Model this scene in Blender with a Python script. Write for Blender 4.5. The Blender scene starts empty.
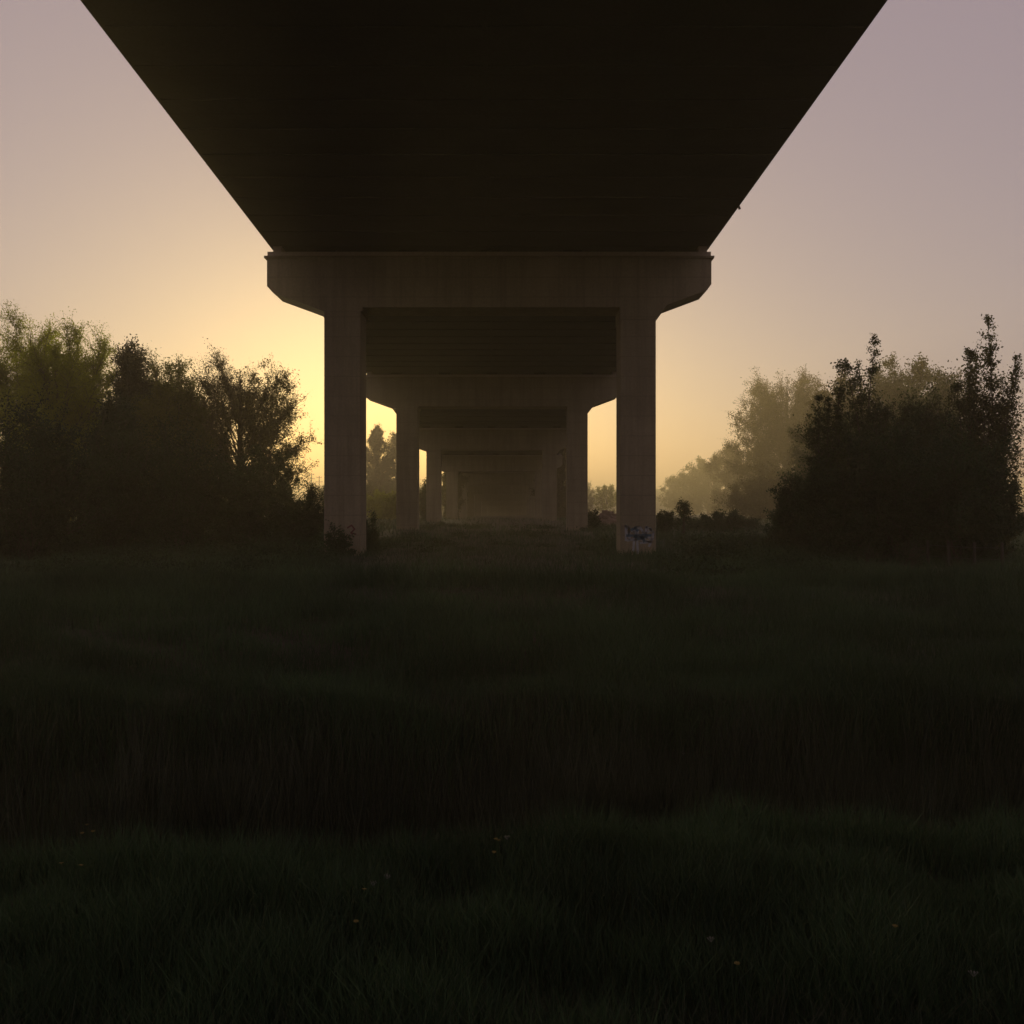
import bpy, math, random
import numpy as np
from mathutils import Vector, Matrix

random.seed(7)
S = bpy.context.scene
COL = S.collection
F = 1056.0            # focal length in pixels of a 1024 frame
CZ = 1.35             # camera height
rad = math.radians

# ------------------------------------------------------------------ helpers
def px(x, d):                       # photograph column -> metres across at distance d
    return (x - 512.0) / F * d
def pz(y, d):                       # photograph row -> metres up at distance d
    return CZ - (y - 512.0) / F * d

def link(o, parent=None):
    COL.objects.link(o)
    if parent is not None:
        o.parent = parent
    return o

def mesh_obj(name, verts, faces, mat, parent=None, smooth=False):
    me = bpy.data.meshes.new(name)
    me.from_pydata([tuple(v) for v in verts], [], [tuple(f) for f in faces])
    me.update()
    if mat: me.materials.append(mat)
    if smooth: me.shade_smooth()
    return link(bpy.data.objects.new(name, me), parent)

def np_mesh(name, V, loops, starts, totals, mat):
    me = bpy.data.meshes.new(name)
    me.vertices.add(len(V)); me.vertices.foreach_set('co', V.astype(np.float32).ravel())
    me.loops.add(len(loops)); me.loops.foreach_set('vertex_index', loops.astype(np.int32))
    me.polygons.add(len(starts)); me.polygons.foreach_set('loop_start', starts.astype(np.int32))
    me.polygons.foreach_set('loop_total', totals.astype(np.int32))
    me.update(calc_edges=True)
    if mat: me.materials.append(mat)
    return me

def empty(name, loc=(0, 0, 0), parent=None):
    o = bpy.data.objects.new(name, None)
    o.location = loc; o.empty_display_size = .3
    return link(o, parent)

def tag(o, label=None, cat=None, group=None, kind=None):
    if label: o['label'] = label
    if cat: o['category'] = cat
    if group: o['group'] = group
    if kind: o['kind'] = kind
    return o

class MB:
    """collects boxes, prisms and tubes for one mesh"""
    def __init__(s): s.v = []; s.f = []
    def add(s, v, f):
        b = len(s.v); s.v += [tuple(p) for p in v]; s.f += [tuple(i + b for i in q) for q in f]
    def box(s, x0, x1, y0, y1, z0, z1):
        s.add([(x0,y0,z0),(x1,y0,z0),(x1,y1,z0),(x0,y1,z0),(x0,y0,z1),(x1,y0,z1),(x1,y1,z1),(x0,y1,z1)],
              [(0,3,2,1),(4,5,6,7),(0,1,5,4),(1,2,6,5),(2,3,7,6),(3,0,4,7)])
    def prism_y(s, prof, y0, y1):           # profile in x,z (counter-clockwise seen from -y)
        n = len(prof)
        v = [(x, y0, z) for x, z in prof] + [(x, y1, z) for x, z in prof]
        f = [tuple(range(n)), tuple(range(2*n-1, n-1, -1))]
        f += [(i, i+n, (i+1) % n + n, (i+1) % n) for i in range(n)]
        s.add(v, f)
    def tube(s, pts, rr, n=6):
        pts = [Vector(p) for p in pts]
        v = []; f = []
        for i, p in enumerate(pts):
            d = (pts[min(i+1, len(pts)-1)] - pts[max(i-1, 0)])
            d = d.normalized() if d.length > 1e-9 else Vector((0,0,1))
            a = d.cross(Vector((0,1,0)) if abs(d.y) < .9 else Vector((1,0,0))).normalized(); b = d.cross(a)
            r = rr[i] if hasattr(rr, '__len__') else rr
            for k in range(n):
                t = 2*math.pi*k/n
                v.append(p + a*(math.cos(t)*r) + b*(math.sin(t)*r))
        for i in range(len(pts)-1):
            for k in range(n):
                f.append((i*n+k, i*n+(k+1) % n, (i+1)*n+(k+1) % n, (i+1)*n+k))
        f.append(tuple(range(n-1, -1, -1))); f.append(tuple(range((len(pts)-1)*n, len(pts)*n)))
        s.add(v, f)
    def build(s, name, mat, parent=None, bevel=0, smooth=False):
        o = mesh_obj(name, s.v, s.f, mat, parent, smooth)
        if bevel:
            m = o.modifiers.new('bevel', 'BEVEL'); m.width = bevel; m.segments = 2; m.limit_method = 'ANGLE'
        return o

# ------------------------------------------------------------------ materials
def mat_base(name):
    m = bpy.data.materials.new(name); m.use_nodes = True
    nt = m.node_tree; nt.nodes.clear()
    out = nt.nodes.new('ShaderNodeOutputMaterial')
    return m, nt, out
def N(nt, t, **kw):
    n = nt.nodes.new(t)
    for k, v in kw.items(): setattr(n, k, v)
    return n
def ramp(nt, fac, stops):
    r = N(nt, 'ShaderNodeValToRGB'); el = r.color_ramp.elements
    while len(el) < len(stops): el.new(.5)
    for e, (p, c) in zip(el, stops): e.position = p; e.color = (*c, 1)
    nt.links.new(fac, r.inputs[0]); return r.outputs[0]
def noise(nt, vec, scale, detail=5, rough=.6):
    n = N(nt, 'ShaderNodeTexNoise'); n.inputs['Scale'].default_value = scale
    n.inputs['Detail'].default_value = detail; n.inputs['Roughness'].default_value = rough
    nt.links.new(vec, n.inputs['Vector']); return n.outputs[0]
def mapping(nt, vec, scale):
    m = N(nt, 'ShaderNodeMapping'); m.inputs['Scale'].default_value = scale
    nt.links.new(vec, m.inputs[0]); return m.outputs[0]
def mixc(nt, fac, a, b, mode='MIX'):
    m = N(nt, 'ShaderNodeMix', data_type='RGBA', blend_type=mode)
    if isinstance(fac, float): m.inputs[0].default_value = fac
    else: nt.links.new(fac, m.inputs[0])
    for s, q in ((6, a), (7, b)):
        if isinstance(q, tuple): m.inputs[s].default_value = (*q, 1)
        else: nt.links.new(q, m.inputs[s])
    return m.outputs[2]

def mat_concrete(name, lo, hi, joint=None, streak=True):
    m, nt, out = mat_base(name)
    bs = N(nt, 'ShaderNodeBsdfPrincipled'); bs.inputs['Roughness'].default_value = .85
    pos = N(nt, 'ShaderNodeNewGeometry').outputs['Position']
    c = ramp(nt, noise(nt, pos, .55, 8, .65), [(.3, lo), (.7, hi)])
    fine = noise(nt, pos, 14, 6, .7)
    c = mixc(nt, .35, c, ramp(nt, fine, [(.3, tuple(v*.55 for v in lo)), (.75, hi)]))
    if streak:                                           # rain streaks run down the faces
        st = noise(nt, mapping(nt, pos, (2.6, 2.6, .12)), 1.6, 6, .7)
        c = mixc(nt, ramp(nt, st, [(.45, (0,0,0)), (.75, (.5,.5,.5))]), c, tuple(v*.42 for v in lo))
    bh = fine
    if joint:                                            # board / panel joints across the soffit
        sep = N(nt, 'ShaderNodeSeparateXYZ'); nt.links.new(pos, sep.inputs[0])
        q = N(nt, 'ShaderNodeMath', operation='MULTIPLY'); q.inputs[1].default_value = 1/joint
        nt.links.new(sep.outputs[2 if joint < 1 else 1], q.inputs[0])
        fr = N(nt, 'ShaderNodeMath', operation='FRACT'); nt.links.new(q.outputs[0], fr.inputs[0])
        line = ramp(nt, fr.outputs[0], [(.0, (1,1,1)), (.02 if joint > 1 else .05, (0,0,0)), (1, (0,0,0))])
        c = mixc(nt, line, c, tuple(v*.8 for v in lo))
    nt.links.new(c, bs.inputs['Base Color'])
    b = N(nt, 'ShaderNodeBump'); b.inputs['Strength'].default_value = .25; b.inputs['Distance'].default_value = .02
    nt.links.new(bh, b.inputs['Height']); nt.links.new(b.outputs[0], bs.inputs['Normal'])
    nt.links.new(bs.outputs[0], out.inputs[0])
    return m

def mat_leaf(name, a, b, trans=.45, scale=.5):
    m, nt, out = mat_base(name)
    g = N(nt, 'ShaderNodeNewGeometry'); oi = N(nt, 'ShaderNodeTexCoord')
    c = ramp(nt, g.outputs['Random Per Island'], [(0, a), (1, b)])
    c = mixc(nt, ramp(nt, noise(nt, oi.outputs['Object'], scale, 3), [(.38, (0,0,0)), (.62, (.8,.8,.8))]), c,
             tuple(v*.55 for v in a))
    d = N(nt, 'ShaderNodeBsdfPrincipled'); d.inputs['Roughness'].default_value = .6
    d.inputs['Specular IOR Level'].default_value = .25
    t = N(nt, 'ShaderNodeBsdfTranslucent')
    nt.links.new(c, d.inputs['Base Color']); nt.links.new(c, t.inputs[0])
    mx = N(nt, 'ShaderNodeMixShader'); mx.inputs[0].default_value = trans
    nt.links.new(d.outputs[0], mx.inputs[1]); nt.links.new(t.outputs[0], mx.inputs[2])
    nt.links.new(mx.outputs[0], out.inputs[0])
    return m

def mat_plain(name, c, rough=.8, var=.35, scale=6, metal=0):
    m, nt, out = mat_base(name)
    bs = N(nt, 'ShaderNodeBsdfPrincipled'); bs.inputs['Roughness'].default_value = rough
    bs.inputs['Metallic'].default_value = metal
    pos = N(nt, 'ShaderNodeTexCoord').outputs['Object']
    nt.links.new(ramp(nt, noise(nt, pos, scale), [(.3, tuple(v*(1-var) for v in c)), (.7, c)]), bs.inputs['Base Color'])
    nt.links.new(bs.outputs[0], out.inputs[0])
    return m

M_CONC  = mat_concrete('pier concrete', (.215,.182,.118), (.375,.310,.205), joint=.62)
M_SHELF = mat_concrete('shelf concrete', (.34,.28,.22), (.46,.38,.30), streak=False)
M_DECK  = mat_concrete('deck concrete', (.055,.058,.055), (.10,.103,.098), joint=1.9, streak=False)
M_BARK  = mat_plain('bark', (.07,.05,.035), .9)
M_STEEL = mat_plain('dark steel', (.06,.055,.05), .6)
M_WOOD  = mat_plain('weathered wood', (.05,.042,.03), .9)
M_RUST  = mat_plain('pale paint', (.42,.44,.47), .7)
M_BLUE  = mat_plain('blue paint', (.06,.13,.20), .7)
M_RED   = mat_plain('red paint', (.16,.025,.03), .7)
M_HEAP  = mat_plain('rubble earth', (.26,.18,.13), .95, .5, 2.5)
L_DARK  = mat_leaf('dark leaf', (.022,.045,.014), (.046,.086,.027))
L_OLIVE = mat_leaf('olive leaf', (.050,.064,.016), (.092,.110,.030))
L_LIME  = mat_leaf('yellow green leaf', (.240,.280,.012), (.350,.390,.024), .75)
L_LIME2 = mat_leaf('olive yellow leaf', (.090,.105,.012), (.150,.160,.022), .6)
L_SPIRE = mat_leaf('poplar leaf', (.042,.062,.018), (.085,.115,.034), .5)
L_BROWN = mat_leaf('bronze leaf', (.072,.062,.018), (.118,.102,.030))
L_PINE  = mat_leaf('pine needle', (.022,.034,.016), (.040,.055,.024), .2)
M_GRASS = mat_leaf('grass blade', (.038,.074,.031), (.080,.134,.056), .35, .35)
M_DRY   = mat_leaf('dry stem', (.036,.050,.026), (.112,.124,.078), .35, 1.6)
M_PETAL = mat_plain('yellow petal', (.24,.18,.03), .6, .2)
M_WHITE = mat_plain('white petal', (.17,.17,.15), .6, .1)

def mat_ground():
    m, nt, out = mat_base('meadow soil')
    bs = N(nt, 'ShaderNodeBsdfPrincipled'); bs.inputs['Roughness'].default_value = .95
    pos = N(nt, 'ShaderNodeNewGeometry').outputs['Position']
    g = ramp(nt, noise(nt, pos, 1.3, 8, .7), [(.3, (.018,.026,.009)), (.7, (.050,.066,.020))])
    dry = ramp(nt, noise(nt, pos, 3.1, 8, .7), [(.3, (.034,.027,.017)), (.7, (.072,.056,.036))])
    # worn, dry ground along the line of the viaduct
    sep = N(nt, 'ShaderNodeSeparateXYZ'); nt.links.new(pos, sep.inputs[0])
    a = N(nt, 'ShaderNodeMath', operation='ADD'); a.inputs[1].default_value = .6; nt.links.new(sep.outputs[0], a.inputs[0])
    yl = N(nt, 'ShaderNodeMath', operation='LESS_THAN'); yl.inputs[1].default_value = 10.5; nt.links.new(sep.outputs[1], yl.inputs[0])
    ab = N(nt, 'ShaderNodeMath', operation='ABSOLUTE'); nt.links.new(a.outputs[0], ab.inputs[0])
    nz = N(nt, 'ShaderNodeMath', operation='MULTIPLY_ADD'); nz.inputs[1].default_value = 7.0
    nt.links.new(noise(nt, pos, .35, 4), nz.inputs[0]); nt.links.new(ab.outputs[0], nz.inputs[2])
    dv = N(nt, 'ShaderNodeMath', operation='MULTIPLY_ADD'); dv.inputs[1].default_value = 1/12; nt.links.new(nz.outputs[0], dv.inputs[0]); nt.links.new(yl.outputs[0], dv.inputs[2])
    fac = ramp(nt, dv.outputs[0], [(.45, (1,1,1)), (.78, (0,0,0))])
    nt.links.new(mixc(nt, fac, g, dry), bs.inputs['Base Color'])
    b = N(nt, 'ShaderNodeBump'); b.inputs['Strength'].default_value = .8; b.inputs['Distance'].default_value = .08
    nt.links.new(noise(nt, pos, 5, 8, .75), b.inputs['Height']); nt.links.new(b.outputs[0], bs.inputs['Normal'])
    nt.links.new(bs.outputs[0], out.inputs[0])
    return m
M_GROUND = mat_ground()

# ------------------------------------------------------------------ terrain
def sstep(a, b, t):
    u = np.clip((t - a) / (b - a), 0, 1); return u*u*(3-2*u)
def wob(x, y):
    return (np.sin(x*.31+1.1)*np.cos(y*.23+.4) + .6*np.sin(x*.73+y*.41+2.) + .4*np.sin(x*1.7-y*1.3)) / 2.
def ground_h(x, y):
    x = np.asarray(x, float); y = np.asarray(y, float)
    h = .38*sstep(33, 58, y) + .2*sstep(58, 90, y)
    h = h + .05*wob(x, y) * sstep(8, 14, y) + .10*wob(x*.3, y*.3)*sstep(30, 60, y)
    # low rolls in the near meadow
    h = h + .07*np.sin(y*1.05 + .12*x + .8)*sstep(9, 11, y)*(1-sstep(20, 26, y))
    h = h - .42*(1-sstep(8.2, 17, y))
    # ditch between the near bank and the meadow
    c0 = 5.25 + .12*np.sin(x*.9) + .06*np.sin(x*2.3)
    c0 = c0 - .5*sstep(-1.2, -2.6, x) if False else c0
    d = sstep(c0-.25, c0+1.0, y) * (1-sstep(7.6, 9.0, y))
    h = h - 1.15*d
    near = 1-sstep(5.0, 5.9, y)
    h = h + near*(.13 + .03*np.sin(x*1.4+.5) + .05*sstep(.6, 2.0, x) - .10*sstep(1.4, 2.6, -x))
    # low hills at the skyline
    r = np.hypot(x, y)
    h = h + sstep(300, 620, r)*(15 + 5*np.sin(x*.009+.6) + 3*np.sin(x*.021)+ 2*np.sin(y*.013))*.56
    return h
def gh(x, y): return float(ground_h(x, y))

def axis_vals(segs):
    v = []
    for a, b, s in segs: v += list(np.arange(a, b, s))
    v.append(segs[-1][1]); return np.array(v)
ys = axis_vals([(-760,-60,50),(-60,-4,4),(-4,2,.5),(2,12,.14),(12,40,.5),(40,110,2),(110,300,10),(300,760,23)])
xh = axis_vals([(0,8,.25),(8,40,1),(40,120,5),(120,760,40)])
xs = np.concatenate([-xh[:0:-1], xh])
X, Y = np.meshgrid(xs, ys); Z = ground_h(X, Y)
nx, ny = len(xs), len(ys)
idx = np.arange(nx*ny).reshape(ny, nx)
q = np.stack([idx[:-1,:-1], idx[:-1,1:], idx[1:,1:], idx[1:,:-1]], -1).reshape(-1, 4)
me = np_mesh('ground', np.stack([X, Y, Z], -1).reshape(-1, 3), q.ravel(), np.arange(len(q))*4, np.full(len(q), 4), M_GROUND)
me.shade_smooth()
tag(link(bpy.data.objects.new('ground', me)), kind='structure')

# ------------------------------------------------------------------ grass, as one mass
rng = np.random.default_rng(11)
def blades(name, pts, h, w, lean, mat, label):
    n = len(pts)
    ang = rng.uniform(0, 2*np.pi, n); la = rng.uniform(0, 2*np.pi, n)
    side = np.stack([np.cos(ang), np.sin(ang), np.zeros(n)], -1) * (w*.5)[:, None]
    ld = np.stack([np.cos(la), np.sin(la), np.zeros(n)], -1) * (h*lean*rng.uniform(.3, 1, n))[:, None]
    up = np.zeros((n, 3)); up[:, 2] = h
    base = pts - np.array([0, 0, .03])
    mid = base + up*.55 + ld*.3
    tip = base + up*(1-.25*lean*rng.uniform(0, 1, n))[:, None] + ld
    V = np.stack([base-side, base+side, mid+side*.8, mid-side*.8, tip], 1).reshape(-1, 3)
    b = np.arange(n)*5
    L = np.stack([b, b+1, b+2, b+3, b+3, b+2, b+4], -1).ravel()
    st = np.stack([np.arange(n)*7, np.arange(n)*7+4], -1).ravel()
    to = np.tile([4, 3], n)
    o = link(bpy.data.objects.new(name, np_mesh(name, V, L, st, to, mat)))
    return tag(o, label, 'grass', kind='stuff')

def zone(n, y0, y1, k, m, power=1.0):
    u = rng.uniform(0, 1, n)**power
    y = y0 + (y1-y0)*u
    x = rng.uniform(-1, 1, n) * (k*y + m)
    return x, y
P = []; H = []; W = []
def put(x, y, h, w):
    P.append(np.stack([x, y, ground_h(x, y)], -1)); H.append(h); W.append(w)
# near bank
x, y = zone(120000, 1.6, 5.75, .55, .9)
cl = .75 + .25*np.sin(x*3.1+np.sin(y*4)*1.2)*np.cos(y*2.7+.5) + .2*np.sin(x*7.3+y*3)*np.sin(y*6.1-x*2)
put(x, y, rng.uniform(.16, .36, len(x))*cl, rng.uniform(.003, .007, len(x)))
# ditch floor and its slopes
x, y = zone(20000, 5.7, 8.8, .56, .8)
put(x, y, rng.uniform(.25, .5, len(x)), rng.uniform(.004, .009, len(x)))
# meadow
x, y = zone(120000, 8.5, 20, .56, 1, 1.3)
cl = np.clip(.8 + .55*wob(x*1.3, y*2.4) + .45*np.sin(x*2.9+np.cos(y*1.9)*2)*np.sin(y*2.3+x*.4), .25, 1.8)
put(x, y, rng.uniform(.2, .44, len(x))*cl, rng.uniform(.006, .012, len(x)))
x, y = zone(110000, 18, 48, .56, 1, 1.5)
cl = np.clip(.8 + .5*wob(x*.8+3, y*1.3) + .5*np.sin(x*1.7+np.cos(y*.9)*2)*np.sin(y*1.1+x*.3), .25, 2.0)
keep = rng.uniform(0, 1, len(x)) < np.where(np.abs(x+.7) < 3.4+1.2*wob(x, y), .3, 1)
x, y, cl = x[keep], y[keep], cl[keep]
put(x, y, rng.uniform(.16, .38, len(x))*cl, rng.uniform(.012, .022, len(x)))
x, y = zone(50000, 45, 120, .56, 2, 1.4)
keep = rng.uniform(0, 1, len(x)) < np.where(np.abs(x+1.3) < 5., .25, 1)
x, y = x[keep], y[keep]
put(x, y, rng.uniform(.15, .35, len(x)), rng.uniform(.03, .05, len(x)))
blades('grass', np.concatenate(P), np.concatenate(H), np.concatenate(W), .55, M_GRASS,
       'dark green long grass covering the meadow and the near bank')
# tall dry stems on the far side of the ditch
cx_, cy_ = zone(900, 7.3, 9.2, .56, .8)
k_ = rng.integers(0, 900, 26000)
x = cx_[k_] + rng.normal(0, .09, 26000); y = cy_[k_] + rng.normal(0, .09, 26000)
ch_ = rng.uniform(-.38, .12, 900)[k_]
dens = .5+.5*np.sin(x*2.1+.7)*np.sin(x*.83+1.9)
keep = (rng.uniform(0, 1, len(x)) < .35+.65*dens) & ~((x < -3.1) & (rng.uniform(0, 1, len(x)) < .75))
x, y, ch_ = x[keep], y[keep], ch_[keep]
top = ch_ - .10 + .06*np.sin(x*1.9) + rng.uniform(-.22, .10, len(x))
g0 = ground_h(x, y)
hh = np.clip(top - .06 - g0, .3, 1.25)
blades('dry_reeds', np.stack([x, y, g0], -1), hh, rng.uniform(.004, .010, len(x)), .26, M_DRY,
       'brown dry upright stems standing along the dark ditch')
# brown dead grass in the worn strip below the deck
x = rng.normal(-.6, 2.6, 16000); y = 13 + 42*rng.uniform(0, 1, 16000)**1.2
blades('dead_grass', np.stack([x, y, ground_h(x, y)], -1), rng.uniform(.1, .26, len(x)), rng.uniform(.01, .018, len(x)), .7,
       M_DRY, 'brown dead grass on the worn ground below the deck')

x, y = zone(22000, 1.5, 3.2, .55, .9, .8)
blades('dead_grass', np.stack([x, y, ground_h(x, y)], -1), rng.uniform(.1, .27, len(x)), rng.uniform(.003, .006, len(x)), .6,
       M_DRY, 'brown dead grass mixed into the very near edge of the bank')

# ------------------------------------------------------------------ viaduct
PY  = [33, 57.2, 84, 110, 136, 162, 188, 214]
PXC = [490, 492, 491.5, 496, 498, 500.5, 504, 507.5]
PX  = [px(c, d) for c, d in zip(PXC, PY)]
SL  = .0284
def cap_top(y): return CZ + 8.06 - SL*(y-33)
via = tag(empty('viaduct', (PX[0], PY[0], 0)), 'long grey concrete road viaduct on paired square columns', 'viaduct')
ORG = Vector((PX[0], PY[0], 0))

def axis_x(y):
    if y <= PY[0]: return PX[0] + (PX[1]-PX[0])/(PY[1]-PY[0])*(y-PY[0])*.85
    for i in range(len(PY)-1):
        if y <= PY[i+1]:
            return PX[i] + (PX[i+1]-PX[i])*(y-PY[i])/(PY[i+1]-PY[i])
    return PX[-1] + (y-PY[-1])*.03

def deck_prof():
    w = 6.89
    return [(-w+.0, 0), (w-.0, 0), (w+.02, .12), (w+.02, .95), (w+.12, 1.0), (w+.12, 1.25), (-w-.12, 1.25), (-w-.12, 1.0), (-w-.02, .95), (-w-.02, .12)]
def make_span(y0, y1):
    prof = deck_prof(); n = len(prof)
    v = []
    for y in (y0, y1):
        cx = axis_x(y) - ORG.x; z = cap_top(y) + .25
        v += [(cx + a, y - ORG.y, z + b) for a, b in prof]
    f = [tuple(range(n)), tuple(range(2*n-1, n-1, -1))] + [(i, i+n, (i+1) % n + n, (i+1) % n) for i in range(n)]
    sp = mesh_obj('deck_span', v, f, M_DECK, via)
    for s in (-1, 1):                                # parapets on top of the slab
        v = []
        for y in (y0, y1):
            cx = axis_x(y) - ORG.x; z = cap_top(y) + .25 + 1.253
            v += [(cx + s*a, y - ORG.y, z + b) for a, b in ((6.99, 0), (6.99, .85), (6.75, .85), (6.65, 0))]
        f = [(0,1,2,3), (7,6,5,4)] + [(i, i+4, (i+1) % 4 + 4, (i+1) % 4) for i in range(4)]
        mesh_obj('parapet', v, f, M_DECK, sp)
    m = MB()                                          # formwork ribs across the soffit and one along its centre line
    n_ = max(2, int((y1-y0)/1.55))
    for k in range(1, n_):
        y = y0 + (y1-y0)*k/n_; cx = axis_x(y)-ORG.x; z = cap_top(y)+.25
        m.box(cx-6.8, cx-.05, y-ORG.y-.03, y-ORG.y+.03, z-.03, z+.004); m.box(cx+.05, cx+6.8, y-ORG.y-.03, y-ORG.y+.03, z-.03, z+.004)
    p = [(axis_x(y)-ORG.x, y-ORG.y, cap_top(y)+.25) for y in (y0+.3, y1-.3)]
    m.add([(a+dx, b, c+dz) for a, b, c in p for dx, dz in ((-.045,-.04),(.045,-.04),(.045,.004),(-.045,.004))],
          [(0,1,2,3),(7,6,5,4),(0,4,5,1),(1,5,6,2),(2,6,7,3),(3,7,4,0)])
    m.build('soffit_ribs', M_DECK, sp)
    return sp
ends = [-70, -43, -17, 8] + PY + [240]
for a, b in zip(ends[:-1], ends[1:]):
    sp = make_span(a + .015, b - .015)
    if a == 8:                                        # a drain spout and a longitudinal soffit joint below the first span
        m = MB(); yy = 29.5; zz = cap_top(yy) + .30
        m.tube([(axis_x(yy)-ORG.x+6.85, yy-ORG.y, zz+.1), (axis_x(yy)-ORG.x+6.98, yy-ORG.y, zz+.07), (axis_x(yy)-ORG.x+7.0, yy-ORG.y, zz+.0)], .04, 8)
        m.build('drain_spout', M_STEEL, sp)

def make_pier(i):
    y = PY[i]; T = cap_top(y); r = empty('pier', (PX[i]-ORG.x, y-ORG.y, 0), via)
    if i == 0: r['label'] = 'nearest pier with blue graffiti on its right column'
    D = 1.5
    # crosshead: tapered hammerhead ends, haunch at the right column only
    prof = [(-6.97, T-.06), (-6.97, T-1.0), (-6.80, T-1.19), (-5.19, T-1.78), (-4.05, T-1.78), (-4.05, T-1.66),
            (4.02, T-1.66), (4.02, T-2.03), (5.19, T-2.03), (5.53, T-1.59), (6.79, T-1.12), (6.92, T-.94), (6.92, T-.06)]
    # split in three convex blocks that butt together
    m = MB()
    m.prism_y([(-6.97,T-.06),(-6.97,T-1.0),(-6.80,T-1.19),(-5.19,T-1.78),(-3.99,T-1.78),(-3.99,T-.06)], 0, D)
    m.prism_y([(-3.99,T-.06),(-3.99,T-1.66),(4.07,T-1.66),(4.07,T-.06)], 0, D)
    m.prism_y([(4.07,T-.06),(4.07,T-2.03),(5.19,T-2.03),(5.53,T-1.59),(6.79,T-1.12),(6.92,T-.94),(6.92,T-.06)], 0, D)
    m.build('crosshead', M_CONC, r)
    for s, (x0, x1), zt in ((-1, (-5.19, -4.04), T-1.78), (1, (4.07, 5.19), T-2.03)):
        m = MB(); g = gh(PX[i]+(x0+x1)/2, y) - .6
        m.box(x0+.003, x1-.003, .004, D-.2, g, zt)
        c = m.build('column', M_CONC, r, .025)
        if s > 0 and i == 0: c['label'] = 'column with blue and white graffiti near its foot'
    m = MB(); m.box(-7.05, 7.0, -.06, D+.06, T-.13, T-.063); m.box(-6.93, 6.88, .02, D-.02, T-.063, T-.06+.001)
    m.build('drip_ledge', M_STEEL if False else M_CONC, r)
    m = MB(); m.box(-6.95, 6.9, -.02, D+.02, T-.058, T+.07)
    sh = m.build('bearing_shelf', M_SHELF, r)
    for s in (-1, 1):
        m = MB(); a = 6.62 if s < 0 else 6.62
        m.box(min(s*6.52, s*6.78), max(s*6.52, s*6.78), .02, D-.02, T+.071, T+.33 if s < 0 else T+.30)
        m.build('end_stop', M_SHELF, r)
    for k in range(5):
        m = MB(); xx = -5.2 + 2.6*k
        m.box(xx-.3, xx+.3, .45, 1.05, T+.071, T+.249)
        m.build('bearing', M_STEEL, r)
    return r
piers = [make_pier(i) for i in range(len(PY))]

# graffiti on the first pier (thin paint films, 4 mm proud of the column)
def strokes(lines, w, name, mat, parent, y=.004):
    m = MB()
    for ln in lines:
        for (ax, az), (bx, bz) in zip(ln[:-1], ln[1:]):
            dx, dz = bx-ax, bz-az; L = math.hypot(dx, dz) or 1
            nx_, nz_ = -dz/L*w/2, dx/L*w/2
            ex, ez = dx/L*w*.3, dz/L*w*.3
            m.add([(ax-ex+nx_, y-.006, az-ez+nz_), (ax-ex-nx_, y-.006, az-ez-nz_), (bx+ex-nx_, y-.006, bz+ez-nz_), (bx+ex+nx_, y-.006, bz+ez+nz_)], [(0,1,2,3)])
    return m.build(name, mat, parent)
col_r = [o for o in piers[0].children if o.name.startswith('column')][1]
col_l = [o for o in piers[0].children if o.name.startswith('column')][0]
z0 = pz(534, 33)
def G(cx, cz, pts, s=1.0): return [(cx + a*s, cz + b*s) for a, b in pts]
white = [G(4.25, z0+.02, [(0,-.22),(.0,.24),(.1,.1),(.05,-.1)]), G(5.0, z0-.05, [(0,.22),(.1,.1),(.08,-.1),(-.04,-.2)]), G(4.3, z0-.2, [(0,0),(.3,.05),(.62,-.02)]),
         G(4.36, z0, [(0,-.18),(-.02,.2),(.13,.05),(.22,.22),(.2,-.2)]),
         G(4.64, z0, [(0,.2),(-.05,-.05),(.08,-.18),(.15,.05),(.05,.2)]),
         G(4.83, z0, [(.0,-.2),(.06,.22),(.2,.12),(.04,.02),(.18,-.16)]),
         G(4.5, z0-.3, [(0,.1),(-.02,-.22)]), G(4.6, z0-.3, [(0,.1),(.02,-.3)]), G(4.95, z0-.3, [(-.25,.02),(.08,.06),(.02,-.08)])]
blue = [G(4.4, z0-.01, [(-.12,-.04),(.62,-.03)]), G(4.5, z0-.08, [(0,0),(.4,-.02)]), G(4.62, z0-.16, [(0,0),(.16,.03),(.2,-.08)]), G(4.42, z0+.13, [(0,0),(.1,.06),(.2,-.02)])]
strokes(white, .075, 'graffiti', M_RUST, piers[0])['label'] = 'white scrawl of graffiti'
o = strokes(blue, .08, 'graffiti', M_BLUE, piers[0], .001); o['label'] = 'blue bar of graffiti'
red = [G(-4.45, pz(531, 33), [(0,.1),(.12,.18),(.22,.06),(.1,-.06),(.26,-.1)])]
o = strokes(red, .045, 'graffiti', M_RED, piers[0]); o['label'] = 'small dark red scribble on left column'

# abutment where the deck comes down to the ground
m = MB(); ya = 240; ax = axis_x(ya)
m.box(-9, 9, 0, 3, -1, cap_top(ya)-.2)
ab = m.build('abutment_wall', M_CONC); ab.location = (ax, ya+.02, 0)
tag(ab, 'concrete abutment wall closing the far end of the underpass', 'wall')

# ------------------------------------------------------------------ trees and bushes
def leaf_mesh(name, C, size, mat, rg, flat=.0):
    n = len(C)
    a = rg.normal(size=(n, 3)); a /= np.linalg.norm(a, axis=1)[:, None]
    b = rg.normal(size=(n, 3)); b -= (a*b).sum(1)[:, None]*a; b /= np.linalg.norm(b, axis=1)[:, None]
    s = (size*rg.uniform(.6, 1.35, n))[:, None]
    V = np.stack([C - a*s*.5, C + b*s*.28, C + a*s*.5, C - b*s*.28], 1).reshape(-1, 3)
    return np_mesh(name, V, np.arange(n*4), np.arange(n)*4, np.full(n, 4), mat)

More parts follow.
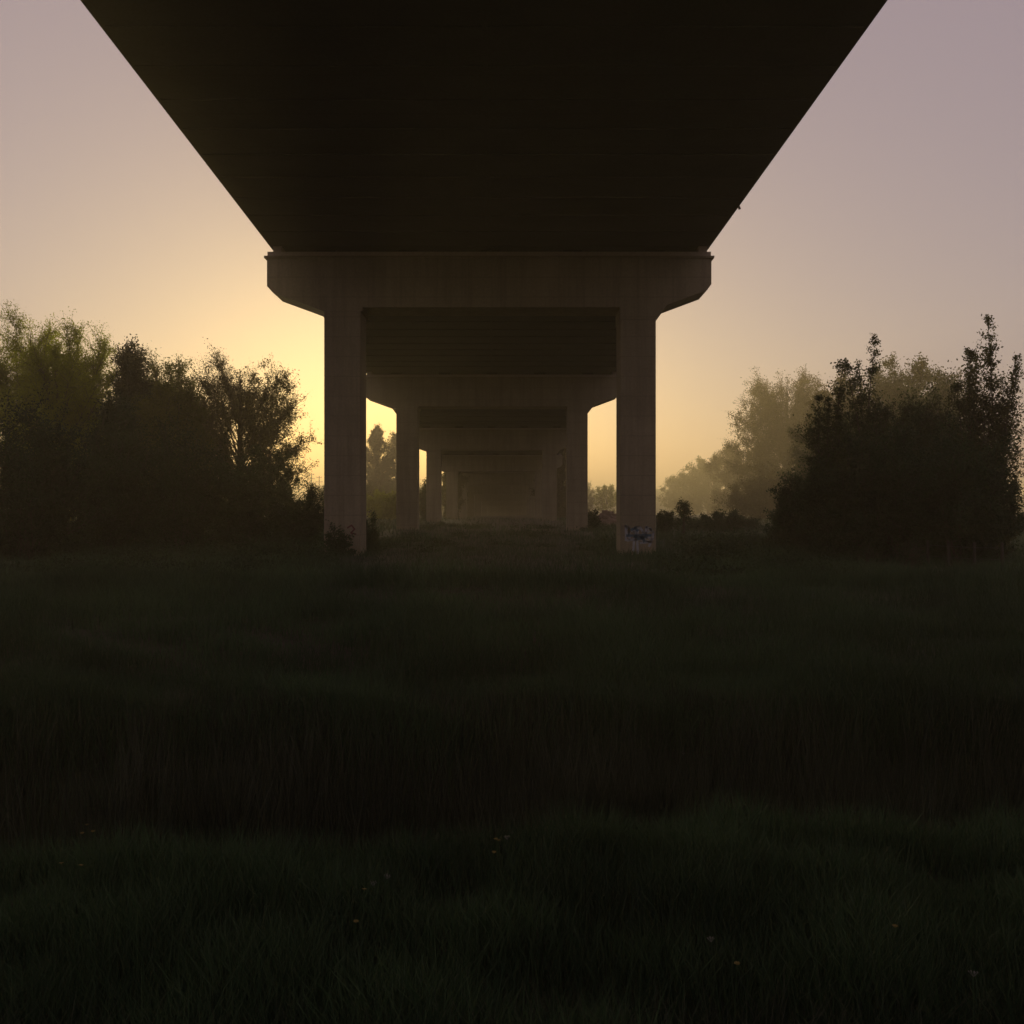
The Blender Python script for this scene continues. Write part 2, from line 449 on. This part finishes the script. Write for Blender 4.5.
def tree_mesh(style, h, spread, nl, nt, nleaf, lsize, mat, seed, clear=.18):
    """one broadleaf plant: (wood, leaves).  Limbs curve from the trunk to points of an uneven envelope, twigs leave
    the limbs, leaves are scattered along the twigs."""
    rg = np.random.default_rng(seed)
    wood = MB(); leaves = []
    R = spread
    def limb_end(k):
        t = (k + rg.uniform(0, 1)) / nl                       # 0 low .. 1 top
        az = k*2.39996 + rg.uniform(-.5, .5)
        if style == 'spire':
            z = h*(clear + (1-clear)*t**.8); r = R*(1-t)**.75*rg.uniform(.55, 1.1) + .12
        elif style == 'poplar':
            z = h*(clear + (1-clear)*t); r = R*math.sin(math.pi*min(1, .12+t*.9))**.6*rg.uniform(.6, 1.05)
        elif style in ('bush', 'leaders'):
            z = h*(.08 + .92*t**.8)*rg.uniform(.8, 1.05); r = R*math.sqrt(max(.03, 1-(t*.97)**2.2))*rg.uniform(.55, 1.1)
        else:                                                  # round, spreading
            z = h*(clear + (1-clear)*t**.75)*rg.uniform(.90, 1.02)
            u = (z/h - clear)/(1-clear)
            r = R*math.sqrt(max(.05, 1-(2*(u-.42)/1.2)**2))*rg.uniform(.72, 1.06)
        return Vector((math.cos(az)*r, math.sin(az)*r*.9, z)), t
    if style not in ('bush', 'leaders'):
        bend = rg.uniform(-.04, .04)*h
        tp = [(bend*math.sin(u*2.2), bend*.6*u, u*h*.92) for u in np.linspace(0, 1, 8)]
        r0 = .022*h + .03
        tp[0] = (tp[0][0], tp[0][1], -.15)
        wood.tube(tp, [r0*(1-u)**.8 + .012 for u in np.linspace(0, 1, 8)], 7)
    nlead = 6 if style == 'leaders' else 0
    for k in range(nlead):
        az = k*2.39996 + rg.uniform(-.6, .6); rr_ = R*(.08 + .75*(k/nlead)**.7)
        top = h*(1.0 if k == 0 else rg.uniform(.62, .93))
        e = Vector((math.cos(az)*rr_, math.sin(az)*rr_, top)); s = Vector((e.x*.35, e.y*.35, -.1))
        bow = Vector((rg.normal()*.12*R, rg.normal()*.12*R, 0))
        f_ = lambda u: s.lerp(e, u) + bow*math.sin(u*math.pi)
        rb = .008*h
        wood.tube([f_(u) for u in np.linspace(0, 1, 9)], [rb*(1-u*.92) for u in np.linspace(0, 1, 9)], 6)
        for j in range(int(nt*3.2)):
            u = rg.uniform(.22, 1.0)**.9; p = f_(u); a2 = rg.uniform(0, 6.283)
            tl = (.17*h*(1-u)**.8 + .12)*rg.uniform(.45, 1.25)
            d = Vector((math.cos(a2), math.sin(a2), rg.uniform(.5, 1.4))).normalized()
            q_ = p + d*tl
            wood.tube([p, p.lerp(q_, .5) - Vector((0,0,.04*tl)), q_], [rb*.3*(1-u)+.003, .004, .002], 3)
            m_ = int(nleaf*rg.uniform(.5, 1.2)*(.45 + tl))
            w = rg.uniform(.2, 1.05, m_)[:, None]
            leaves.append(np.array(p)[None]*(1-w) + np.array(q_)[None]*w + rg.normal(size=(m_, 3))*(.07*tl + lsize*.55))
    for k in range(nl):
        e, t = limb_end(k)
        if style == 'leaders':
            e = Vector((e.x, e.y, min(e.z, h*.62)))
        if style in ('bush', 'leaders'): s = Vector((rg.uniform(-.2, .2)*R, rg.uniform(-.2, .2)*R, -.08))
        else:
            zs = max(clear*h*.7, e.z*rg.uniform(.42, .68) if style == 'round' else e.z - h*rg.uniform(.08, .2))
            s = Vector((bend*math.sin(zs/h*2.2), bend*.6*zs/h, zs))
        mid = s.lerp(e, .5) + Vector((rg.normal()*.06, rg.normal()*.06, .10*(e-s).length*(1 if style != 'bush' else .6)))
        pts = []
        for u in np.linspace(0, 1, 7):
            p = s*(1-u)**2 + mid*2*u*(1-u) + e*u*u
            pts.append(p + Vector(rg.normal(size=3)*.02*h*.25*u))
        rl = max(.012, .007*h*(1-.6*t))
        wood.tube(pts, [rl*(1-u*.85) for u in np.linspace(0, 1, 7)], 5)
        L = (e-s).length
        dens = rg.uniform(.5, 1.4)                            # some limbs thin, some thick: light and dark clumps
        for j in range(nt):
            u = rg.uniform(.28, 1.0)
            p = s*(1-u)**2 + mid*2*u*(1-u) + e*u*u
            d = Vector(rg.normal(size=3)); d.z += .55 if style != 'spire' else .9
            d = (d.normalized() + (e-s).normalized()*.5).normalized()
            tl = L*rg.uniform(.10, .26) if style in ('round', 'bush', 'leaders') else max(.25, L*rg.uniform(.15, .35))
            q_ = p + d*tl
            wood.tube([p, p.lerp(q_, .5) + Vector(rg.normal(size=3)*.03), q_], [rl*.28+.003, rl*.2+.003, .003], 3)
            m_ = int(nleaf*dens*rg.uniform(.6, 1.4))
            w = rg.uniform(.15, 1.05, m_)[:, None]
            c = np.array(p)[None]*(1-w) + np.array(q_)[None]*w + rg.normal(size=(m_, 3))*(.07*tl + lsize*.55)
            leaves.append(c)
    C = np.concatenate(leaves); C = C[C[:, 2] > .02]
    me_w = bpy.data.meshes.new('trunk'); me_w.from_pydata(wood.v, [], wood.f); me_w.update(); me_w.materials.append(M_BARK)
    me_l = leaf_mesh('crown', C, lsize, mat, rg)
    return me_w, me_l

def plant(name, label, cat, style, pxc, d, ytop, halfw_px, nl, nt, nleaf, lsize, mat, seed, group=None, clear=.18, rot=0, mesh=None, base=None):
    x = px(pxc, d); g = gh(x, d)
    h = max(.2, pz(ytop, d) - g)
    sp = halfw_px / F * d
    if mesh is None:
        mesh = tree_mesh(style, h, sp, nl, nt, nleaf, lsize, mat, seed, clear)
    r = tag(empty(name, (x, d, g-.02)), label, cat, group)
    r.rotation_euler.z = rot
    a, b = ('stems', 'foliage') if style == 'bush' else ('trunk', 'crown')
    link(bpy.data.objects.new(a, mesh[0]), r); link(bpy.data.objects.new(b, mesh[1]), r)
    return r

GL = 'trees on the left side of the meadow'; GR = 'trees on the right side of the meadow'; GF = 'far trees in the mist'
GB = 'bushes along the tree lines'
T = plant
# left, far to near
T('willow_tree', 'feathery yellow-green tree, tallest at the left edge of the photo', 'tree', 'round', 22, 50, 316, 62, 50, 34, 66, 0.074, L_LIME, 101, GL, .1)
T('willow_tree', 'bright yellow-green tree with twin feathery tops behind dark bushes', 'tree', 'round', 84, 48, 326, 50, 50, 34, 66, 0.074, L_LIME, 102, GL, .1)
T('willow_tree', 'rounded yellow-green tree just left of the small dark pine crown', 'tree', 'round', 52, 44, 345, 60, 66, 34, 60, .075, L_LIME, 146, GL, .05)
T('willow_tree', 'low golden-green tree under the olive-brown tree, left of the lacy tree', 'tree', 'round', 172, 44, 380, 44, 60, 34, 56, .075, L_LIME2, 147, GL, .05)
T('pine_tree', 'small dark rounded pine crown poking above the yellow-green trees', 'tree', 'round', 131, 46, 345, 13, 34, 26, 105, 0.096, L_PINE, 103, GL, .35)
T('olive_tree', 'olive-brown tree between the dark pine crown and the spreading lacy tree', 'tree', 'round', 166, 54, 360, 44, 44, 32, 87, 0.089, L_LIME2, 104, GL, .1)
T('spreading_tree', 'broad spreading tree with lacy backlit right edge, left of the nearest pier', 'tree', 'round', 238, 50, 354, 70, 76, 36, 45, 0.074, L_BROWN, 105, GL, .14)
T('hawthorn_tree', 'dark leafy small tree under the right edge of the lacy spreading tree', 'tree', 'round', 266, 43, 440, 33, 26, 22, 52, 0.074, L_DARK, 106, GL, .05)
T('dark_tree', 'drooping dark little tree rising in front of the yellow-green trees', 'tree', 'round', 114, 36, 384, 24, 24, 24, 63, 0.074, L_DARK, 107, GL, .2)
T('dark_bush', 'large dark bush cut off by the left edge of the photo', 'bush', 'bush', 30, 30, 402, 66, 40, 26, 70, 0.074, L_DARK, 108, GB)
T('dark_bush', 'large dark bush below the drooping dark little tree', 'bush', 'bush', 110, 33, 420, 60, 40, 26, 70, 0.074, L_DARK, 109, GB)
T('dark_bush', 'dark bush in front of the olive-brown tree', 'bush', 'bush', 180, 36, 428, 56, 36, 24, 70, 0.074, L_DARK, 110, GB)
T('dark_bush', 'dark bush at the foot of the broad spreading tree', 'bush', 'bush', 240, 38, 462, 48, 34, 24, 70, 0.074, L_DARK, 111, GB)
T('low_hedge', 'low flat-topped dark hedge ending at the left column', 'hedge', 'bush', 298, 40, 484, 34, 30, 24, 77, 0.067, L_DARK, 112)
T('low_bush', 'low dark rounded bush alone in the grass on the left', 'bush', 'bush', 108, 21, 566, 34, 26, 20, 70, 0.052, L_DARK, 113, GB)
T('bramble', 'bramble against the foot of the nearest left column', 'bush', 'bush', 338, 32.2, 524, 17, 13, 12, 28, 0.067, L_DARK, 114, GB)
T('bramble', 'small bramble clump behind the right side of the left column', 'bush', 'bush', 371, 38, 516, 8, 14, 12, 38, 0.059, L_DARK, 115, GB)
# between the columns
T('poplar_tree', 'tall hazy poplar seen between the two left columns', 'tree', 'poplar', 378, 200, 426, 18, 46, 22, 44, .28, L_OLIVE, 116, GF, .06)
T('poplar_tree', 'shorter hazy poplar beside the second left column', 'tree', 'poplar', 395, 205, 434, 15, 40, 20, 40, .28, L_OLIVE, 117, GF, .06)
T('pale_bush', 'pale misty bush below the hazy poplars', 'bush', 'bush', 383, 105, 489, 24, 26, 18, 26, .2, L_LIME, 118, GF)
T('dark_bush', 'dark bush closing the narrow gap behind the second left column', 'bush', 'bush', 428, 98, 482, 12, 26, 18, 34, .16, L_DARK, 119, GF)
T('misty_tree', 'small misty tree glowing in the gap left of the graffiti column', 'tree', 'round', 606, 240, 484, 13, 22, 14, 15, .36, L_LIME, 120, GF, .12)
T('low_bush', 'dark bush beside the rubble heap and the second right column', 'bush', 'bush', 592, 60, 511, 8, 18, 14, 26, .1, L_DARK, 121, GB)
rs = [(-18.5, 118, 4.4), (-21.5, 132, 4.8), (-20, 147, 5.2), (-24, 163, 5.6), (-21, 180, 6.0), (-27, 200, 6.5), (-22, 222, 7.0), (-15, 255, 8.0), (2, 262, 8.5), (18, 258, 8.0)]
rl = ['nearest of the hazy trees lining the left flank of the viaduct', 'second hazy tree along the left flank of the viaduct', 'third hazy tree along the left flank of the viaduct',
      'fourth hazy tree along the left flank of the viaduct', 'fifth hazy tree along the left flank of the viaduct', 'sixth hazy tree along the left flank of the viaduct',
      'last hazy tree along the left flank of the viaduct', 'hazy tree left of the far abutment wall', 'hazy tree behind the far abutment wall', 'hazy tree right of the far abutment wall']
fr_ = [(-52,300),(-44,308),(-37,298),(-29,305),(-20,312),(-10,304),(0,310),(11,306)]
fl_ = ['under the utility poles', 'second from the left', 'third from the left', 'fourth from the left', 'fifth from the left',
       'third from the right', 'second from the right', 'at its right end']
fm_ = tree_mesh('round', 8.0, 6.5, 34, 18, 34, .34, L_OLIVE, 302, .02)
for k, ((x, y), lb) in enumerate(zip(fr_, fl_)):
    g = gh(x, y); h_ = min(pz(486, y)-g, 8.6) * 1
    r = tag(empty('far_tree', (x, y, g-.02)), 'faint tree of the farthest skyline row, ' + lb, 'tree', 'farthest row of trees on the skyline')
    r.rotation_euler.z = k*2.1; r.scale = (1, 1, h_/8)
    link(bpy.data.objects.new('trunk', fm_[0]), r); link(bpy.data.objects.new('crown', fm_[1]), r)
pp_ = tree_mesh('poplar', 6.4, 1.5, 40, 16, 40, .2, L_OLIVE, 303, .02)  # hidden poplars, added to keep low sun from entering under the deck
for k, (pc, d) in enumerate(((451.5, 128), (454, 146), (458, 160), (461, 174), (465, 188), (468, 202))):
    x = px(pc, d); g = gh(x, d)
    r = tag(empty('poplar_tree', (x, d, g-.02)), 'unseen slim poplar added to block the low sun, close against the ' + ['fourth', 'fifth', 'sixth', 'sixth', 'seventh', 'eighth'][k] + ' left column' + (' from behind' if k == 3 else ''), 'tree', 'added sun-blocking poplars along the left columns')
    r.rotation_euler.z = k*1.3; r.scale = (1, 1, (pz(452+k*5, d)-g)/6.4 if k < 5 else .8)
    link(bpy.data.objects.new('trunk', pp_[0]), r); link(bpy.data.objects.new('crown', pp_[1]), r)
for k, (pc, d) in enumerate(((541, 126), (538, 150), (536, 175), (535, 200))):  # second hidden row, added on the right to darken the underpass
    x = px(pc, d) + .6; g = gh(x, d)
    r = tag(empty('poplar_tree', (x, d, g-.02)), 'unseen slim poplar added to block the low sun, close against the ' + ['fourth', 'fifth', 'sixth', 'seventh'][k] + ' right column', 'tree', 'added light-blocking poplars along the right columns')
    r.rotation_euler.z = k*1.9; r.scale = (1, 1, (pz(458+k*5, d)-g)/6.4)
    link(bpy.data.objects.new('trunk', pp_[0]), r); link(bpy.data.objects.new('crown', pp_[1]), r)
pm = tree_mesh('round', 9.0, 6.0, 34, 20, 34, .24, L_OLIVE, 301, .02)
for k, ((x, y, hh_), lb) in enumerate(zip(rs, rl)):
    g = gh(x, y)
    r = tag(empty('misty_tree', (x, y, g-.02)), lb, 'tree', 'hazy trees along the viaduct')
    r.rotation_euler.z = k*1.7; r.scale = (.5, .5, hh_/9)
    link(bpy.data.objects.new('trunk', pm[0]), r); link(bpy.data.objects.new('crown', pm[1]), r)
T('poplar_tree', 'hazy brown tree added to fill the narrow gap beside the second right column', 'tree', 'poplar', 561, 118, 432, 8, 34, 18, 44, .2, L_BROWN, 140, GF, .03)  # added filler, stands in for the brown deck and pier behind the gap
# right, far to near
T('misty_tree', 'farthest misty tree in the row right of the graffiti column', 'tree', 'round', 682, 290, 476, 24, 36, 20, 44, .34, L_OLIVE, 122, GF, .04)
T('misty_tree', 'middle misty tree in the row right of the graffiti column', 'tree', 'round', 708, 260, 458, 32, 40, 24, 50, .35, L_OLIVE, 123, GF, .04)
T('misty_tree', 'misty bushy tree at the foot of the round lacy tree', 'tree', 'round', 742, 180, 442, 36, 44, 26, 50, .25, L_BROWN, 124, GF, .04)
T('round_tree', 'round lacy brown tree halfway along the right tree line', 'tree', 'round', 786, 128, 372, 58, 84, 38, 44, .18, L_BROWN, 225, GR, .04)
T('olive_tree', 'hazy olive tree behind the dark leafy spires on the right', 'tree', 'round', 905, 82, 358, 58, 52, 32, 52, .17, L_OLIVE, 126, GR, .1)
T('olive_tree', 'hazy tree glimpsed between the round lacy tree and the dark spires', 'tree', 'round', 842, 88, 380, 40, 46, 30, 50, .17, L_BROWN, 127, GR, .1)
T('olive_tree', 'hazy bushy tree filling the foot of the right tree line behind the dark bushes', 'tree', 'round', 830, 74, 410, 48, 44, 30, 40, .13, L_OLIVE, 141, GR, .02)
T('olive_tree', 'hazy tree showing between the tallest spire and the spire at the right edge', 'tree', 'round', 940, 70, 372, 44, 46, 30, 42, .13, L_OLIVE, 142, GR, .04)
T('misty_bush', 'misty brown bush under the round lacy brown tree', 'bush', 'bush', 770, 105, 468, 46, 40, 24, 44, .19, L_BROWN, 143, GB)
T('young_poplar', 'tallest dark leafy spire on the right tree line', 'tree', 'leaders', 872, 33, 336, 44, 16, 22, 52, 0.074, L_SPIRE, 128, GR, .08)
T('young_poplar', 'shorter dark leafy spire left of the tallest one', 'tree', 'leaders', 840, 31, 362, 36, 14, 20, 52, 0.074, L_SPIRE, 129, GR, .08)
T('young_poplar', 'leafy spire at the right edge of the photo', 'tree', 'leaders', 984, 31, 318, 42, 16, 24, 52, 0.074, L_OLIVE, 130, GR, .08)
T('dark_bush', 'dark bush with low outstretched branches left of the leafy spires', 'bush', 'bush', 836, 30, 462, 40, 34, 24, 66, 0.067, L_DARK, 131, GB)
T('dark_bush', 'large dark bush under the tallest leafy spire', 'bush', 'bush', 892, 29, 428, 52, 40, 26, 73, 0.067, L_DARK, 132, GB)
T('dark_bush', 'large dark bush under the leafy spire at the right edge', 'bush', 'bush', 962, 27, 432, 58, 42, 26, 73, 0.067, L_DARK, 133, GB)
T('leafy_bush', 'olive leafy bush bridging the gap between the leafy spires on the right', 'bush', 'bush', 925, 34, 398, 44, 60, 28, 56, .08, L_SPIRE, 144, GB)
T('dark_bush', 'spreading dark bush at the left foot of the shorter leafy spire', 'bush', 'bush', 806, 36, 474, 36, 44, 26, 52, .08, L_DARK, 145, GB)
T('dark_bush', 'low dark bush trailing off from the right tree line', 'bush', 'bush', 792, 40, 508, 30, 26, 20, 59, 0.067, L_DARK, 134, GB)
T('low_hedge', 'low dark shrub strip below the misty tree row', 'hedge', 'bush', 722, 56, 510, 34, 28, 20, 52, 0.074, L_DARK, 135)
T('low_bush', 'low dark shrub touching the right side of the graffiti column', 'bush', 'bush', 664, 52, 509, 10, 18, 14, 49, 0.074, L_DARK, 136, GB)
T('sapling', 'single dark sapling standing right of the graffiti column', 'tree', 'spire', 683, 48, 502, 7, 16, 8, 17, 0.074, L_DARK, 137, clear=.2)
T('weed', 'short upright weed in the grass in front of the right bushes', 'plant', 'spire', 867, 27, 549, 4, 12, 5, 14, 0.037, L_DARK, 138, clear=.1)
T('weed', 'tall thin weed in the grass near the wire fence', 'plant', 'spire', 912, 25, 546, 6, 16, 6, 15, 0.037, L_DARK, 139, clear=.1)

rgu = np.random.default_rng(77)
cen = []
for _ in range(420):
    d = rgu.uniform(22, 44); side = rgu.choice([-1, 1])
    e = (rgu.uniform(30, 320) if side < 0 else rgu.uniform(672, 1010))
    if side > 0 and e > 850 and d < 30: continue
    cen.append((px(e, d), d, rgu.uniform(.15, .55)*(1 if d > 28 else .6), rgu.uniform(.25, .7)))
for _ in range(70):
    d = rgu.uniform(34, 70); cen.append((px(rgu.uniform(366, 620), d), d, rgu.uniform(.1, .3), rgu.uniform(.2, .6)))
C_ = []
for a, b, hh_, r_ in cen:
    n_ = int(260*r_/.5); q_ = rgu.normal(size=(n_, 3))*np.array([r_*.6, r_*.6, hh_*.5]); q_[:, 2] = np.abs(q_[:, 2])
    q_ += np.array([a, b, gh(a, b)+.02]); C_.append(q_)
ug = link(bpy.data.objects.new('undergrowth', leaf_mesh('undergrowth', np.concatenate(C_), .075, L_DARK, rgu)))
tag(ug, 'dark leafy undergrowth blending the bushes into the meadow', 'undergrowth', kind='stuff')

# ------------------------------------------------------------------ small things
# rubble heap behind the second right column
def heap(x, y, r, h, seed):
    rg = random.Random(seed); m = MB(); n = 22; rings = 8
    v = [(0, 0, h)]
    for i in range(1, rings+1):
        u = i/rings
        for k in range(n):
            t = 2*math.pi*k/n; q_ = r*u*(1+.14*math.sin(3*t+seed)+.06*rg.uniform(-1, 1))
            v.append((math.cos(t)*q_, math.sin(t)*q_*.8, h*(1-u**1.5)*(1+.16*rg.uniform(-1, 1)) - (.1 if i == rings else 0)))
    f = [(0, 1+k, 1+(k+1) % n) for k in range(n)]
    for i in range(rings-1):
        for k in range(n):
            a = 1+i*n; f.append((a+k, a+n+k, a+n+(k+1) % n, a+(k+1) % n))
    m.add(v, f)
    for k in range(26):                                        # stones lying on it
        t = rg.uniform(0, 6.28); u = rg.uniform(.1, .95); s = rg.uniform(.08, .22)
        cx, cy, cz = math.cos(t)*r*u, math.sin(t)*r*u*.8, h*(1-u**1.5)
        m.box(cx-s, cx+s, cy-s*.7, cy+s*.7, cz-s*.4, cz+s*.6)
    o = m.build('rubble_heap', M_HEAP, None, .02); o.location = (x, y, gh(x, y))
    return o
tag(heap(px(607, 72), 72, 1.15, .92, 4), 'pinkish rubble heap between the two right columns', 'heap')

# wire fence in the dark on the right
fx = [(928, 26.5), (949, 25.9), (974, 25.2), (1003, 24.4)]
fo = tag(empty('wire_fence', (px(928, 26.5), 26.5, 0)), 'low wire fence on thin wooden posts before the right bushes', 'fence')
O = fo.location
tops = []
for a, d in fx:
    x = px(a, d); g = gh(x, d); m = MB()
    lean = random.uniform(-.03, .03)
    m.tube([(x-O.x, d-O.y, g-.3), (x-O.x+lean, d-O.y, g+.62), (x-O.x+lean, d-O.y, g+.65)], [.04, .035, .02], 7)
    m.build('post', M_WOOD, fo); tops.append((x-O.x, d-O.y, g))
for hz in (.25, .52):
    m = MB(); m.tube([(a, b-.04, c+hz) for a, b, c in tops], .006, 4); m.build('wire', M_STEEL, fo)

# utility poles on the skyline, left of the nearest pier
for a, d, yt, lb in ((311.5, 340, 473, 'taller of two faint utility poles on the skyline'), (319.2, 340, 476, 'shorter faint utility pole nearest the left column')):
    x = px(a, d); g = gh(x, d); zt = pz(yt, d) - g
    r = tag(empty('utility_pole', (x, d, g)), lb, 'pole', 'utility poles on the skyline')
    m = MB(); m.tube([(0, 0, -.5), (0, 0, zt)], [.2, .14], 8); m.build('pole', M_WOOD, r)
    for zz, w in ((zt-.5, .9), (zt-1.9, 1.1), (zt-3.3, 1.6)):
        m = MB(); m.box(-w, w, -.22, -.13, zz-.09, zz+.09); c = m.build('crossarm', M_WOOD, r)
        for s in (-.85, .85):
            m = MB(); m.tube([(s*w, -.17, zz+.09), (s*w, -.17, zz+.35)], [.07, .05], 6); m.build('insulator', M_SHELF, c)

# wild flowers in the near grass
def flower_parts(mat, umbel):
    m = MB(); m.tube([(0,0,0), (.012,.004,.2), (.02,0,.40)], [.003,.0025,.002], 5)
    f = MB()
    if umbel:
        for k in range(9):
            t = k*2.4; r = .0035*math.sqrt(k)*3
            cx, cy = .02+math.cos(t)*r, math.sin(t)*r
            f.tube([(.02,0,.385), (cx,cy,.405)], .0012, 3)
            f.tube([(cx,cy,.404), (cx,cy,.408)], [.003,.004], 6)
    else:
        for k in range(7):
            t = 2*math.pi*k/7; c, s = math.cos(t), math.sin(t); w = .006
            f.add([(.02+c*.003-s*w*.5, s*.003+c*w*.5, .402), (.02+c*.003+s*w*.5, s*.003-c*w*.5, .402), (.02+c*.017+s*w, s*.017-c*w, .409), (.02+c*.021, s*.021, .407), (.02+c*.017-s*w, s*.017+c*w, .409)], [(0,1,2,3,4)])
        f.tube([(.02,0,.398), (.02,0,.408)], [.004,.005], 7)
    return m, f
protos = {}
for kind, mat in (('y', M_PETAL), ('w', M_WHITE)):
    a, b = flower_parts(mat, kind == 'w')
    ma = bpy.data.meshes.new('stem'); ma.from_pydata(a.v, [], a.f); ma.materials.append(M_GRASS)
    mb = bpy.data.meshes.new('flower_head'); mb.from_pydata(b.v, [], b.f); mb.materials.append(mat)
    protos[kind] = (ma, mb)
FL = [('y',62,866),('y',72,868),('y',80,831),('y',86,827),('y',92,829),('y',361,893),('y',350,918),('y',487,850),('y',496,843),('y',503,837),
      ('w',365,881),('w',377,876),('w',515,838),('w',683,752),('w',721,942),('w',974,978),('y',733,958),('y',885,922)]
for k, a, b in FL:
    # put the head of the flower on the plane of the grass tops
    d = (CZ - .0)/((b-512)/F)
    if b < 780: d = 8.3
    for _ in range(6):
        x = px(a, d); d = (CZ - (gh(x, d)+.34))/((b-512)/F) if b > 780 else d
    x = px(a, d); g = gh(x, d)
    name = 'yellow_flower' if k == 'y' else 'white_flower'
    lb = 'tiny yellow wildflower on a thin stem in the near grass' if k == 'y' else 'tiny white wildflower cluster on a thin stem in the grass'
    r = tag(empty(name, (x, d, pz(b, d)-.24)), lb, 'flower', 'yellow wildflowers in the near grass' if k == 'y' else 'white wildflowers in the grass')
    r.rotation_euler = (0, 0, random.uniform(0, 6.28)); r.rotation_euler.x = .15
    link(bpy.data.objects.new('stem', protos[k][0]), r); link(bpy.data.objects.new('flower_head', protos[k][1]), r)
    r.scale = (.45, .45, .6)

# ------------------------------------------------------------------ light, air, camera
SUN_AZ = math.atan((388-512)/F)      # a little left of straight ahead
SUN_EL = rad(1.9)
w = bpy.data.worlds.new('World'); S.world = w; w.use_nodes = True
nt = w.node_tree; bg = nt.nodes['Background']
sky = nt.nodes.new('ShaderNodeTexSky'); sky.sky_type = 'NISHITA'; sky.sun_disc = False
sky.sun_elevation = SUN_EL; sky.sun_rotation = SUN_AZ; sky.air_density = .7; sky.dust_density = 3.0; sky.ozone_density = 1.0
# the low sun's sky seen through a high pale mauve veil of evening cloud
tn = mixc(nt, 1.0, sky.outputs[0], (.46, .54, .48), 'MULTIPLY')
vl = mixc(nt, 1.0, tn, (.285/.12, .200/.12, .235/.12), 'ADD')
nt.links.new(vl, bg.inputs[0]); bg.inputs[1].default_value = .12
sl = bpy.data.lights.new('sun', 'SUN'); sl.energy = 4.8; sl.angle = rad(6); sl.color = (1, .80, .45)
so = link(bpy.data.objects.new('sun', sl))
sd = Vector((math.sin(SUN_AZ)*math.cos(SUN_EL), math.cos(SUN_AZ)*math.cos(SUN_EL), math.sin(SUN_EL)))
so.rotation_euler = sd.to_track_quat('Z', 'Y').to_euler()

m, nt2, out = mat_base('haze air')
pv = N(nt2, 'ShaderNodeVolumePrincipled'); pv.inputs['Color'].default_value = (.94, .825, .50, 1)
pv.inputs['Density'].default_value = .0026; pv.inputs['Anisotropy'].default_value = .4
nt2.links.new(pv.outputs[0], out.inputs['Volume'])
mb_ = MB(); mb_.box(-790, 790, -790, 790, -5, 17)
tag(mb_.build('haze', m), 'thin warm mist in the evening air', 'haze', kind='stuff')

cam = bpy.data.cameras.new('camera'); cam.sensor_width = 36; cam.lens = 36*F/1024; cam.clip_end = 4000; cam.clip_start = .1
co = link(bpy.data.objects.new('camera', cam)); co.location = (0, 0, CZ); co.rotation_euler = (rad(90), 0, 0)
S.camera = co
S.view_settings.view_transform = 'Standard'; S.view_settings.look = 'None'; S.view_settings.gamma = 1
S.view_settings.exposure = 0.0
S.cycles.volume_bounces = 1; S.cycles.max_bounces = 6; S.cycles.transparent_max_bounces = 8
S.cycles.use_denoising = True
